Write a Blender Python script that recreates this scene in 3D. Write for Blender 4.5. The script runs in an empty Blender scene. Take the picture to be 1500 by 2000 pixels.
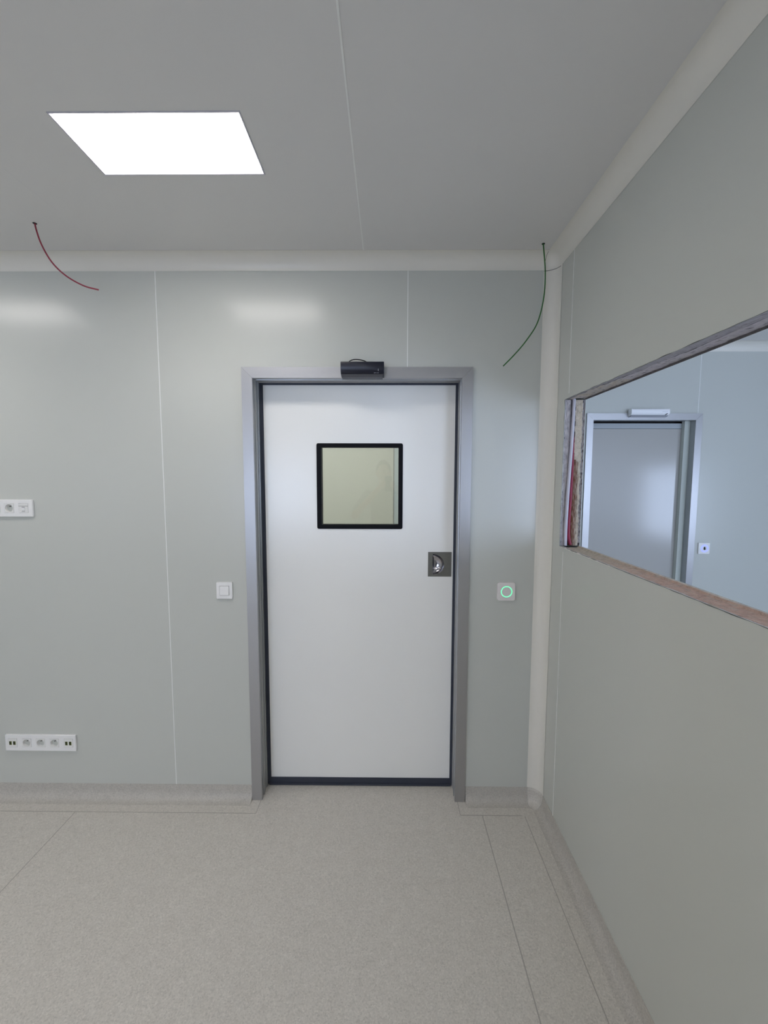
import bpy, bmesh, math, random
from mathutils import Vector, Matrix, noise
S = bpy.context.scene
COL = S.collection
R = math.radians

# ------------------------------------------------------------------ camera
F_PX, PITCH, YAW, ROLL = 805.45, -0.08366, 0.0083, 0.00232
cd = bpy.data.cameras.new('camera'); cam = bpy.data.objects.new('camera', cd); COL.objects.link(cam)
cd.sensor_fit = 'VERTICAL'; cd.sensor_height = 24.0; cd.lens = 24.0 * F_PX / 2000.0
cd.clip_start = 0.005; cd.clip_end = 60
M = Matrix.Rotation(YAW, 4, 'Z') @ Matrix.Rotation(math.pi / 2 + PITCH, 4, 'X') @ Matrix.Rotation(ROLL, 4, 'Z')
cam.matrix_world = Matrix.Translation((0, -1.9802, 1.6421)) @ M
S.camera = cam

# ------------------------------------------------------------------ light and exposure
PANEL_POWER = 11.0           # emission of the ceiling panels
PANEL_WATTS = 1.1           # their downward beam
SKY_POWER = 10.2             # daylight outside the neighbouring room
S.view_settings.view_transform = 'Standard'; S.view_settings.look = 'None'
S.view_settings.gamma = 1.0; S.view_settings.use_curve_mapping = False
S.view_settings.exposure = 0.29
w = bpy.data.worlds.new('daylight'); S.world = w; w.use_nodes = True
bg = w.node_tree.nodes['Background']
bg.inputs[0].default_value = (0.58, 0.71, .98, 1); bg.inputs[1].default_value = SKY_POWER
S.cycles.max_bounces = 10; S.cycles.diffuse_bounces = 6; S.cycles.glossy_bounces = 4
S.cycles.sample_clamp_indirect = 6.0

W = 0.7746      # right wall face
WB = 0.865      # its far face, in the neighbouring room
H = 2.6484      # ceiling
CV = 0.0597     # cove radius
CF = 0.0743     # floor cove height
X0, Y0 = -3.4, -5.2
D2 = 1.22       # back wall of the neighbouring room
X2 = 4.2

# windows of the neighbouring room (daylight): (wall, u0, u1, z0, z1)
WIN_R = (-2.3, -1.2, 0.70, 1.85)      # in its right wall, along y
WIN_F = (2.35, 4.1, 0.6, 2.3)       # in its front wall, along x
WIN_ADDED = (-2.35, -1.32, 0.7, 2.0)         # unseen, added in the wall behind the camera to brighten the door wall
def portal(name, loc, rot, sx, sy):
    l = bpy.data.lights.new(name, 'AREA'); l.shape = 'RECTANGLE'; l.size = sx; l.size_y = sy
    l.cycles.is_portal = True
    o = bpy.data.objects.new(name, l); COL.objects.link(o); o.location = loc; o.rotation_euler = rot
portal('window_portal', (X2 + .06, (WIN_R[0] + WIN_R[1]) / 2, 1.275), (0, R(90), 0), 1.15, 1.1)
portal('window_portal', ((WIN_F[0] + WIN_F[1]) / 2, Y0 - .06, 1.45), (R(90), 0, 0), 1.75, 1.7)

portal('window_portal', ((WIN_ADDED[0] + WIN_ADDED[1]) / 2, Y0 - .06, 1.35), (R(90), 0, 0), 1.03, 1.3)

# ------------------------------------------------------------------ materials
def lin(c): return tuple(((v / 255) / 12.92 if v / 255 < .04045 else ((v / 255 + .055) / 1.055) ** 2.4) for v in c) + (1,)
def mat(name, rgb, rough=.5, metal=0., spec=.5, emit=None, es=0., trans=0., ior=1.45, srgb=False, coat=0., nscale=0, namp=0, bump=0):
    m = bpy.data.materials.new(name); m.use_nodes = True
    nt = m.node_tree; b = nt.nodes['Principled BSDF']
    c = lin(rgb) if srgb else tuple(rgb) + (1,)
    b.inputs['Base Color'].default_value = c
    b.inputs['Roughness'].default_value = rough; b.inputs['Metallic'].default_value = metal
    b.inputs['Specular IOR Level'].default_value = spec
    b.inputs['Transmission Weight'].default_value = trans; b.inputs['IOR'].default_value = ior
    b.inputs['Coat Weight'].default_value = coat
    if emit:
        b.inputs['Emission Color'].default_value = tuple(emit) + (1,); b.inputs['Emission Strength'].default_value = es
    if nscale:
        tc = nt.nodes.new('ShaderNodeTexCoord'); n = nt.nodes.new('ShaderNodeTexNoise')
        n.inputs['Scale'].default_value = nscale; n.inputs['Detail'].default_value = 4
        nt.links.new(tc.outputs['Object'], n.inputs['Vector'])
        mx = nt.nodes.new('ShaderNodeMix'); mx.data_type = 'RGBA'
        mx.inputs[6].default_value = tuple(v * (1 - namp) for v in c[:3]) + (1,)
        mx.inputs[7].default_value = tuple(min(1, v * (1 + namp)) for v in c[:3]) + (1,)
        nt.links.new(n.outputs['Fac'], mx.inputs[0]); nt.links.new(mx.outputs[2], b.inputs['Base Color'])
        if bump:
            bp = nt.nodes.new('ShaderNodeBump'); bp.inputs['Strength'].default_value = bump; bp.inputs['Distance'].default_value = .002
            nt.links.new(n.outputs['Fac'], bp.inputs['Height']); nt.links.new(bp.outputs[0], b.inputs['Normal'])
    return m

def ramp(nt, fac, stops):
    r = nt.nodes.new('ShaderNodeValToRGB'); e = r.color_ramp.elements
    while len(e) > 1: e.remove(e[0])
    e[0].position = stops[0][0]; e[0].color = tuple(stops[0][1]) + (1,)
    for p, c in stops[1:]:
        k = e.new(p); k.color = tuple(c) + (1,)
    nt.links.new(fac, r.inputs[0]); return r.outputs[0]

def wall_mat():
    m = mat('coated wall panel', (.592, .602, .562), rough=.22, spec=.48)
    nt = m.node_tree; b = nt.nodes['Principled BSDF']
    tc = nt.nodes.new('ShaderNodeTexCoord'); mp = nt.nodes.new('ShaderNodeMapping')
    mp.inputs['Scale'].default_value = (60, 60, 1.2)
    nt.links.new(tc.outputs['Object'], mp.inputs[0])
    n = nt.nodes.new('ShaderNodeTexNoise'); n.inputs['Scale'].default_value = 1.0; n.inputs['Detail'].default_value = 3
    nt.links.new(mp.outputs[0], n.inputs['Vector'])
    mr = nt.nodes.new('ShaderNodeMapRange'); mr.inputs[3].default_value = .225; mr.inputs[4].default_value = .25
    nt.links.new(n.outputs['Fac'], mr.inputs[0]); nt.links.new(mr.outputs[0], b.inputs['Roughness'])
    bp = nt.nodes.new('ShaderNodeBump'); bp.inputs['Strength'].default_value = .004; bp.inputs['Distance'].default_value = .001
    nt.links.new(n.outputs['Fac'], bp.inputs['Height']); nt.links.new(bp.outputs[0], b.inputs['Normal'])
    return m

def floor_mat(name, k=1.0):
    m = mat(name, (.4, .4, .38), rough=.42, spec=.35)
    nt = m.node_tree; b = nt.nodes['Principled BSDF']
    tc = nt.nodes.new('ShaderNodeTexCoord')
    v = nt.nodes.new('ShaderNodeTexVoronoi'); v.inputs['Scale'].default_value = 260
    nt.links.new(tc.outputs['Object'], v.inputs['Vector'])
    sep = nt.nodes.new('ShaderNodeSeparateColor'); nt.links.new(v.outputs['Color'], sep.inputs[0])
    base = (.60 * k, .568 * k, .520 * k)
    s = lambda f: tuple(c * f for c in base)
    col = ramp(nt, sep.outputs[0], [(0, s(.84)), (.12, s(.91)), (.35, s(.98)), (.62, s(1.01)), (.86, s(1.06)), (1, s(1.13))])
    n = nt.nodes.new('ShaderNodeTexNoise'); n.inputs['Scale'].default_value = 22; n.inputs['Detail'].default_value = 5
    nt.links.new(tc.outputs['Object'], n.inputs['Vector'])
    mx = nt.nodes.new('ShaderNodeMix'); mx.data_type = 'RGBA'; mx.blend_type = 'MULTIPLY'; mx.inputs[0].default_value = 1
    g = ramp(nt, n.outputs['Fac'], [(.3, (.95, .945, .94)), (.7, (1.0, 1.0, 1.0))])
    nt.links.new(col, mx.inputs[6]); nt.links.new(g, mx.inputs[7]); nt.links.new(mx.outputs[2], b.inputs['Base Color'])
    return m

MW = wall_mat()
MC = mat('coated ceiling panel', (.75, .735, .72), rough=.4, spec=.4, nscale=2.5, namp=.01)
MSEAM = mat('seam sealant', (.88, .88, .86), rough=.5)
MCOVE = mat('beige cove profile', (.81, .78, .715), rough=.32, spec=.5)
MFL = floor_mat('speckled vinyl'); MFC = floor_mat('shaded cove vinyl', .86)  # coves: same vinyl, with their shade darkened into the colour
MWELD = mat('vinyl weld seam', (.36, .34, .31), rough=.5)
MWELD2 = mat('grey joint sealant', (.16, .165, .165), rough=.6)
MALU = mat('anodised aluminium', (.45, .445, .45), rough=.38, metal=.8, spec=.5)
MALD = mat('dark aluminium rail', (.42, .43, .44), rough=.35, metal=.6)
MGASK = mat('blue grey gasket', (.040, .046, .066), rough=.5)
MDOOR = mat('door laminate', (.93, .92, .89), rough=.24, spec=.5)
MBLK = mat('black glass border', (.004, .004, .006), rough=.5, spec=.15)
MGAP = mat('dark gap', (.01, .01, .01), rough=.8)
def glass_mat():
    m = bpy.data.materials.new('window glass'); m.use_nodes = True; nt = m.node_tree; nt.nodes.clear()
    o = nt.nodes.new('ShaderNodeOutputMaterial'); t = nt.nodes.new('ShaderNodeBsdfTransparent'); g = nt.nodes.new('ShaderNodeBsdfGlossy')
    t.inputs[0].default_value = (.955, .97, .955, 1); g.inputs['Roughness'].default_value = .01
    f = nt.nodes.new('ShaderNodeFresnel'); f.inputs[0].default_value = 1.5; mx = nt.nodes.new('ShaderNodeMixShader')
    nt.links.new(f.outputs[0], mx.inputs[0]); nt.links.new(t.outputs[0], mx.inputs[1]); nt.links.new(g.outputs[0], mx.inputs[2])
    nt.links.new(mx.outputs[0], o.inputs[0]); return m
MGLASS = glass_mat()
MSTEEL = mat('brushed steel', (.22, .215, .20), rough=.36, metal=.9, nscale=60, namp=.12)
MCHROME = mat('polished steel', (.46, .45, .48), rough=.14, metal=1.)
MWHITE = mat('white plastic', (.88, .87, .86), rough=.35)
MWHITE2 = mat('white plastic insert', (.84, .83, .81), rough=.3)
MSLOT = mat('socket hole', (.03, .03, .03), rough=.6)
MPORT = mat('olive green port', (.16, .19, .03), rough=.5)
MPORTD = mat('dark port hole', (.02, .024, .008), rough=.6)
MRED = mat('dark red cable sheath', (.28, .03, .055), rough=.45)
MGREEN = mat('green cable sheath', (.02, .13, .018), rough=.45)
MLED = mat('lit diffuser', (.9, .9, .9), rough=.5, emit=(1.0, .965, .925), es=PANEL_POWER)
MTRIMW = mat('white light trim', (.60, .58, .65), rough=.4)
MGRING = mat('green light ring', (.1, .6, .3), emit=(.12, 1.0, .42), es=1.1)
MBRING = mat('blue light ring', (.4, .45, .9), emit=(.40, .44, 1.0), es=.45)
MSENS = mat('black plastic', (.012, .013, .024), rough=.28)
MSENSL = mat('dark lens band', (.09, .09, .10), rough=.15)
MPRINT = mat('pale print', (.35, .36, .40), rough=.5)
MCOND = mat('pale lilac conduit', (.56, .55, .62), rough=.4, nscale=40, namp=.05)
MREDC = mat('red conduit', (.26, .012, .045), rough=.4)
MSKIN = mat('skin', (.50, .31, .24), rough=.5); MHAIR = mat('dark hair', (.05, .035, .025), rough=.6, nscale=200, namp=.4)
MSHIRT = mat('grey shirt', (.30, .31, .32), rough=.8, nscale=80, namp=.1); MTROUS = mat('dark trousers', (.05, .055, .07), rough=.85)
MPHONE = mat('phone body', (.03, .03, .035), rough=.25)

# ------------------------------------------------------------------ helpers
def tag(o, label=None, cat=None, group=None, kind=None):
    if label: o['label'] = label
    if cat: o['category'] = cat
    if group: o['group'] = group
    if kind: o['kind'] = kind
    return o
def empty(name, loc, label=None, cat=None, group=None, kind=None):
    o = bpy.data.objects.new(name, None); COL.objects.link(o); o.location = loc; o.empty_display_size = .05
    return tag(o, label, cat, group, kind)
def obj(name, bm, mats, parent=None, smooth=False, world=False, bevel=0, seg=2):
    bmesh.ops.recalc_face_normals(bm, faces=bm.faces)
    me = bpy.data.meshes.new(name); bm.to_mesh(me); bm.free()
    for m in (mats if isinstance(mats, (list, tuple)) else [mats]): me.materials.append(m)
    if smooth:
        for p in me.polygons: p.use_smooth = True
        try: me.set_sharp_from_angle(angle=R(35))
        except Exception: pass
    o = bpy.data.objects.new(name, me); COL.objects.link(o)
    if parent:
        o.parent = parent
        if world: o.matrix_parent_inverse = Matrix.Translation(-parent.location)
    if bevel:
        md = o.modifiers.new('bevel', 'BEVEL'); md.width = bevel; md.segments = seg; md.limit_method = 'ANGLE'; md.angle_limit = R(40)
        md.harden_normals = False
        for p in me.polygons: p.use_smooth = True
        try: me.set_sharp_from_angle(angle=R(60))
        except Exception: pass
    return o
def B(): return bmesh.new()
def box(bm, x0, x1, y0, y1, z0, z1, mi=0):
    v = [bm.verts.new((x, y, z)) for x in (x0, x1) for y in (y0, y1) for z in (z0, z1)]
    for f in ((0, 1, 3, 2), (4, 6, 7, 5), (0, 4, 5, 1), (2, 3, 7, 6), (0, 2, 6, 4), (1, 5, 7, 3)):
        bm.faces.new([v[i] for i in f]).material_index = mi
    return v
def slab(bm, axis, t0, t1, us, vs, holes=()):
    """slab of thickness t0..t1 on an axis, cut into cells; holes = list of (u0,u1,v0,v1) left out"""
    def P(u, t, v): return {'y': (u, t, v), 'x': (t, u, v), 'z': (u, v, t)}[axis]
    us = sorted(set(round(u, 5) for u in us)); vs = sorted(set(round(v, 5) for v in vs))
    c = {}
    def V(i, j, k):
        if (i, j, k) not in c: c[i, j, k] = bm.verts.new(P(us[i], (t0, t1)[k], vs[j]))
        return c[i, j, k]
    def solid(i, j):
        if i < 0 or j < 0 or i >= len(us) - 1 or j >= len(vs) - 1: return False
        cu, cv = (us[i] + us[i + 1]) / 2, (vs[j] + vs[j + 1]) / 2
        return not any(h[0] < cu < h[1] and h[2] < cv < h[3] for h in holes)
    for i in range(len(us) - 1):
        for j in range(len(vs) - 1):
            if not solid(i, j): continue
            for k in (0, 1): bm.faces.new([V(i, j, k), V(i + 1, j, k), V(i + 1, j + 1, k), V(i, j + 1, k)])
            if not solid(i - 1, j): bm.faces.new([V(i, j, 0), V(i, j + 1, 0), V(i, j + 1, 1), V(i, j, 1)])
            if not solid(i + 1, j): bm.faces.new([V(i + 1, j, 0), V(i + 1, j + 1, 0), V(i + 1, j + 1, 1), V(i + 1, j, 1)])
            if not solid(i, j - 1): bm.faces.new([V(i, j, 0), V(i + 1, j, 0), V(i + 1, j, 1), V(i, j, 1)])
            if not solid(i, j + 1): bm.faces.new([V(i, j + 1, 0), V(i + 1, j + 1, 0), V(i + 1, j + 1, 1), V(i, j + 1, 1)])
def holed(bm, axis, t0, t1, u0, u1, v0, v1, holes):
    us = [u0, u1] + [h[0] for h in holes] + [h[1] for h in holes]; vs = [v0, v1] + [h[2] for h in holes] + [h[3] for h in holes]
    slab(bm, axis, t0, t1, us, vs, holes)
def prism(bm, pts, ext, mi=0):
    """pts: closed 3D polygon, ext: extrusion vector"""
    a = [bm.verts.new(p) for p in pts]; b = [bm.verts.new(Vector(p) + Vector(ext)) for p in pts]; n = len(pts)
    bm.faces.new(a).material_index = mi; bm.faces.new(b[::-1]).material_index = mi
    for i in range(n): bm.faces.new([a[i], a[(i + 1) % n], b[(i + 1) % n], b[i]]).material_index = mi
def tube(bm, pts, r, n=10, mi=0, sub=6, taper=None):
    P = [Vector(p) for p in pts]; Q = []
    for i in range(len(P) - 1):
        p0, p1, p2, p3 = P[max(i - 1, 0)], P[i], P[i + 1], P[min(i + 2, len(P) - 1)]
        for k in range(sub):
            t = k / sub
            Q.append(.5 * (2 * p1 + (p2 - p0) * t + (2 * p0 - 5 * p1 + 4 * p2 - p3) * t * t + (-p0 + 3 * p1 - 3 * p2 + p3) * t ** 3))
    Q.append(P[-1]); rings = []; up = Vector((.3, .5, .81)).normalized()
    for i, q in enumerate(Q):
        d = (Q[min(i + 1, len(Q) - 1)] - Q[max(i - 1, 0)]).normalized()
        a = d.cross(up).normalized(); b = d.cross(a).normalized(); up = -a.cross(d) if False else up
        rr = r if taper is None else r * taper(i / (len(Q) - 1))
        rings.append([bm.verts.new(q + rr * (math.cos(2 * math.pi * k / n) * a + math.sin(2 * math.pi * k / n) * b)) for k in range(n)])
    for i in range(len(rings) - 1):
        for k in range(n): bm.faces.new([rings[i][k], rings[i][(k + 1) % n], rings[i + 1][(k + 1) % n], rings[i + 1][k]]).material_index = mi
    bm.faces.new(rings[0][::-1]).material_index = mi; bm.faces.new(rings[-1]).material_index = mi
def disc(bm, c, r, t, axis='y', n=32, mi=0, r2=None):
    """disc (or ring when r2) of thickness t towards -axis"""
    c = Vector(c)
    def P(rr, a, h):
        if axis == 'y': return c + Vector((rr * math.cos(a), -h, rr * math.sin(a)))
        return c + Vector((rr * math.cos(a), rr * math.sin(a), -h))
    A = [2 * math.pi * k / n for k in range(n)]
    o0 = [bm.verts.new(P(r, a, 0)) for a in A]; o1 = [bm.verts.new(P(r, a, t)) for a in A]
    if r2:
        i0 = [bm.verts.new(P(r2, a, 0)) for a in A]; i1 = [bm.verts.new(P(r2, a, t)) for a in A]
    for k in range(n):
        j = (k + 1) % n
        bm.faces.new([o0[k], o0[j], o1[j], o1[k]]).material_index = mi
        if r2:
            bm.faces.new([i0[k], i1[k], i1[j], i0[j]]).material_index = mi
            bm.faces.new([o1[k], o1[j], i1[j], i1[k]]).material_index = mi; bm.faces.new([o0[k], i0[k], i0[j], o0[j]]).material_index = mi
    if not r2:
        bm.faces.new(o1).material_index = mi; bm.faces.new(o0[::-1]).material_index = mi

# ------------------------------------------------------------------ floor, ceiling, walls
bm = B(); box(bm, X0 - .1, X2 + .1, Y0 - .1, 1.85, -.1, 0)
def weld(bm, x0, x1, y0, y1): box(bm, x0, x1, y0, y1, -.001, .0005, 1)
weld(bm, -.6415, -.6385, -.093, -.012); weld(bm, X0, -.64, -.0960, -.0935)
weld(bm, .3585, .3615, -.093, -.012); weld(bm, .36, .66, -.0965, -.0935)
weld(bm, .4655, .4695, Y0, -.096)
weld(bm, .672, .675, Y0, -.096)
weld(bm, -1.5315, -1.5285, Y0, -.095)
tag(obj('floor', bm, [MFL, MWELD]), 'grey speckled vinyl floor with thin weld seams', 'floor', kind='structure')

LX = [(-.949, -.410)]; LP = []
lw, ll = .539, .241
PAN = [(-.6795, -.6385, 0), (-2.2, -.6385, 0), (-.6795, -2.75, 0), (-2.2, -2.75, 0), (-.6795, -4.3, 0), (-2.2, -4.3, 0), (.2, -4.3, 0), (-.6, .95, 1), (-1.2, .95, 1), (.2, .75, 1)]  # rear row and last two corridor panels: unseen, added for extra light
bm = B(); holed(bm, 'z', H, H + .1, X0 - .1, X2 + .1, Y0 - .1, 1.85,
                [(x - lw / 2, x + lw / 2, y - ll / 2, y + ll / 2) for x, y, k in PAN])
cei = obj('ceiling', bm, [MC, MSEAM])
tag(cei, 'pale grey panelled ceiling', 'ceiling', kind='structure')
bm = B(); box(bm, -.1125, -.1075, Y0, -CV, H - .0012, H + .002); box(bm, -1.264, -1.262, Y0, -CV, H - .0003, H + .002, 1)
bmx = obj('panel_seam', bm, [MSEAM, MC], cei)

bm = B(); holed(bm, 'y', 0, .16, X0 - .1, W, 0, H, [(-.675, .389, -1, 2.14)])
wb = tag(obj('wall_back', bm, MW), 'pale grey green panel wall around the near door', 'wall', kind='structure')
bm = B()
for x, z0 in ((-1.0765, CF), (.0915, 2.15), (-2.24, CF)):
    box(bm, x - .0017, x + .0017, -.0008, .002, z0, H - CV)
obj('panel_seam', bm, MSEAM, wb)
OY0, OY1, OZ0, OZ1 = -1.75, -.139, 1.338, 1.982       # cut-out in the right wall
bm = B()
holed(bm, 'x', W, W + .0015, Y0 - .1, 1.85, 0, H, [(OY0, OY1, OZ0, OZ1)])
holed(bm, 'x', WB - .0015, WB, Y0 - .1, 1.85, 0, H, [(OY0, OY1, OZ0, OZ1)])
wr = tag(obj('wall_right', bm, MW), 'pale grey panel wall with a rough rectangular cut-out', 'wall', kind='structure')
bm = B(); box(bm, W - .0008, W + .001, -.1765, -.1735, OZ1 + .02, H - CV); box(bm, W - .0008, W + .001, -.1785, -.1755, CF, OZ0 - .02)
obj('panel_seam', bm, MSEAM, wr)
# remaining walls
bm = B(); box(bm, X0 - .1, X0, Y0 - .1, 0, 0, H); tag(obj('wall_left', bm, MW), kind='structure')
bm = B(); holed(bm, 'y', Y0 - .1, Y0, X0, W, 0, H, [WIN_ADDED]); tag(obj('wall_front', bm, MW), kind='structure')
bm = B(); holed(bm, 'y', D2, D2 + .17, WB, X2 + .1, 0, H, [(1.525, 2.372, -1, 2.118)])
nb = tag(obj('wall_neighbour_back', bm, MW), 'bluish panel wall of the neighbouring room around its door', 'wall', kind='structure')
bm = B(); box(bm, 2.352, 2.3555, D2 - .0008, D2 + .002, 2.13, H - CV); obj('panel_seam', bm, MSEAM, nb)
bm = B(); holed(bm, 'x', X2, X2 + .12, Y0 - .1, D2 + .17, 0, H, [WIN_R])
tag(obj('wall_neighbour_right', bm, MW), kind='structure')
bm = B(); holed(bm, 'y', Y0 - .1, Y0, WB, X2, 0, H, [WIN_F]); tag(obj('wall_neighbour_front', bm, MW), kind='structure')
MCORW = mat('corridor wall panel', (.715, .73, .70), rough=.4)
bm = B(); box(bm, -1.7, W, 1.75, 1.85, 0, H); wc = tag(obj('wall_corridor_back', bm, MCORW), kind='structure')
bm = B(); box(bm, .052, .0615, 1.742, 1.75, 0, H, 0); box(bm, .0615, .30, 1.735, 1.75, 0, H, 1)
obj('wall_panel', bm, [MALD, mat('pale blue panel', (.60, .68, .74), rough=.4)], wc)
bm = B(); box(bm, -1.7, -1.6, .16, 1.75, 0, H); tag(obj('wall_corridor_left', bm, MW), kind='structure')
# windows
for nm, ax, w_, t0, t1 in (('window_1', 'x', WIN_R, X2, X2 + .12), ('window_2', 'y', WIN_F, Y0 - .1, Y0), ('added_window_3', 'y', WIN_ADDED, Y0 - .1, Y0)):
    bm = B(); u0, u1, v0, v1 = w_; um = (u0 + u1) / 2
    holed(bm, ax, t0 + .03, t1 - .03, u0, u1, v0, v1, [(u0 + .05, um - .03, v0 + .05, v1 - .05), (um + .03, u1 - .05, v0 + .05, v1 - .05)])
    tag(obj(nm, bm, MALU), kind='structure')

# ------------------------------------------------------------------ rough edge of the cut-out
def reveal_mat():
    m = mat('sawn panel core', (.5, .5, .5), rough=.85, spec=.2)
    nt = m.node_tree; b = nt.nodes['Principled BSDF']; L = nt.links.new
    a = nt.nodes.new('ShaderNodeVertexColor'); a.layer_name = 'core'
    tc = nt.nodes.new('ShaderNodeTexCoord'); n = nt.nodes.new('ShaderNodeTexNoise'); n.inputs['Scale'].default_value = 55; n.inputs['Detail'].default_value = 8; n.inputs['Roughness'].default_value = .65
    L(tc.outputs['Object'], n.inputs['Vector'])
    mx = nt.nodes.new('ShaderNodeMix'); mx.data_type = 'RGBA'; mx.blend_type = 'MULTIPLY'; mx.inputs[0].default_value = 1
    g = ramp(nt, n.outputs['Fac'], [(.3, (.72, .71, .70)), (.48, (.96, .95, .95)), (.7, (1.12, 1.1, 1.08))])
    L(a.outputs[0], mx.inputs[6]); L(g, mx.inputs[7])
    w2 = nt.nodes.new('ShaderNodeTexNoise'); w2.inputs['Scale'].default_value = 26; w2.inputs['Detail'].default_value = 6; w2.inputs['Distortion'].default_value = 1.5
    L(tc.outputs['Object'], w2.inputs['Vector'])
    cr = ramp(nt, w2.outputs['Fac'], [(.487, (1, 1, 1)), (.498, (.35, .33, .32)), (.509, (1, 1, 1))])
    m2 = nt.nodes.new('ShaderNodeMix'); m2.data_type = 'RGBA'; m2.blend_type = 'MULTIPLY'; m2.inputs[0].default_value = .55
    L(mx.outputs[2], m2.inputs[6]); L(cr, m2.inputs[7]); L(m2.outputs[2], b.inputs['Base Color'])
    bp = nt.nodes.new('ShaderNodeBump'); bp.inputs['Strength'].default_value = .7; bp.inputs['Distance'].default_value = .004
    L(n.outputs['Fac'], bp.inputs['Height']); L(bp.outputs[0], b.inputs['Normal'])
    return m
MREV = reveal_mat()
GREY, LGREY, BEIGE, PINK, DARK, BROWN, LILAC = (.36, .34, .35), (.55, .52, .52), (.56, .49, .39), (.62, .44, .36), (.05, .045, .045), (.15, .06, .035), (.52, .48, .54)
def mixc(a, b, t): return tuple(x * (1 - t) + y * t for x, y in zip(a, b))
def reveal(name, P, nu, nv, depth, colour, label=None):
    """P(u,v) -> point on the cut face, u across the wall 0..1, v along; depth(u,v) -> how far the surface is dug in"""
    bm = B(); cl = bm.loops.layers.float_color.new('core'); g = []
    for j in range(nv + 1):
        g.append([bm.verts.new(P(i / nu, j / nv, depth(i / nu, j / nv))) for i in range(nu + 1)])
    for j in range(nv):
        for i in range(nu):
            f = bm.faces.new([g[j][i], g[j][i + 1], g[j + 1][i + 1], g[j + 1][i]]); f.smooth = True
            for l, (a, b_) in zip(f.loops, ((i, j), (i + 1, j), (i + 1, j + 1), (i, j + 1))):
                l[cl] = tuple(colour(a / nu, b_ / nv)) + (1,)
    o = obj(name, bm, MREV, wr)
    if label: o['label'] = label
    return o
def nz(x, y, z=0.0, s=1.0): return noise.noise(Vector((x * s, y * s, z)))
TW = WB - W - .003
def edge(u): return .0 if (u <= 0.001 or u >= .999) else 1.
# left (far) cut face, facing the camera; v runs upwards
def d_left(u, v):
    c = .36 - .16 * math.sin(v * 2.6) * (1 - v) - .0
    slot = max(0, 1 - abs(u - .40) / .12)
    return edge(u) * (.004 + .012 * min(1, slot * 2) + .003 * nz(u * 6, v * 30, 1))
def c_left(u, v):
    wv = .03 * nz(v * 14, 3, 2); uu = u + wv
    if uu < .03: return mixc(DARK, GREY, .5 + 1.5 * nz(v * 60, 1))
    if uu < .22 + .1 * v: return mixc(GREY, LGREY, .5 + .9 * nz(u * 20, v * 25))
    if uu < .30 + .1 * v: return mixc(LGREY, LILAC, .5)
    if uu < .55: return DARK if v > .55 else BROWN
    if uu < .90 - .1 * (v < .4) * 0:
        if v < .60 - .12 * abs(uu - .6) and uu < .80 + .05 * nz(v * 20, 5): return mixc(BROWN, BEIGE, max(0, min(.85, (uu - .55) * 2.2 + .7 * nz(u * 30, v * 25, 4))))
        return BEIGE
    return mixc(GREY, DARK, max(0, min(1, .25 + 1.8 * nz(v * 45, u * 40, 7))))
reveal('cut_edge', lambda u, v, d: (W + .0015 + u * TW, OY1 + d, OZ0 + v * (OZ1 - OZ0)), 40, 200, d_left, c_left, 'upright sawn edge with grey board, beige core and a brown scorched patch')
# top cut face, seen from below; v runs from the far end to the near end
def d_top(u, v):
    step = .004 * (u > .38 + .25 * v * (v < .5) * 0)
    return edge(u) * (.002 + step + .002 * nz(u * 5, v * 40, 3))
def c_top(u, v):
    uu = u + .05 * nz(v * 9, 2, 8); b_ = .12 + .38 * min(1, max(0, (v - .12) / .3))
    if u < .03: return DARK
    if u > .965: return mixc(DARK, GREY, .3)
    if abs(uu - b_) < .025: return mixc(DARK, GREY, .35)
    if uu < b_: return mixc(GREY, (.42, .40, .43), .5 + nz(u * 9, v * 30))
    if nz(u * 12, v * 60, 4) > .42: return mixc(DARK, GREY, .5)
    if v < .22: return mixc(BEIGE, LGREY, .5 + .8 * nz(u * 9, v * 30))
    return mixc(LGREY, LILAC, .4 + .6 * nz(u * 9, v * 30))
reveal('cut_edge', lambda u, v, d: (W + .0015 + u * TW, OY1 + v * (OY0 - OY1), OZ1 + d), 34, 420, d_top, c_top, 'overhead sawn edge of grey board')
# bottom cut face
def d_bot(u, v): return -edge(u) * (.002 + .005 * (.12 < u < .9) + .002 * nz(u * 5, v * 40, 9)) if True else 0
def c_bot(u, v):
    uu = u + .06 * nz(v * 12, 4, 5)
    if u < .04: return (.66, .63, .60)
    if uu < .20: return (.66, .63, .60) if nz(v * 25, 6) > -.25 else BEIGE
    if uu < .24: return DARK if nz(v * 30, 2) > .1 else GREY
    if u > .95: return (.66, .64, .60)
    t = min(1, max(0, (v - .12) / .25)); return mixc(mixc(BEIGE, PINK, t), (.60, .54, .48), max(0, nz(u * 10, v * 60)))
reveal('cut_edge', lambda u, v, d: (W + .0015 + u * TW, OY1 + v * (OY0 - OY1), OZ0 + d), 34, 420, d_bot, c_bot, 'lower sawn edge with pinkish beige core')
reveal('cut_edge', lambda u, v, d: (W + .0015 + u * TW, OY0 - d, OZ0 + v * (OZ1 - OZ0)), 20, 60, d_top, lambda u, v: BEIGE)
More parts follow.
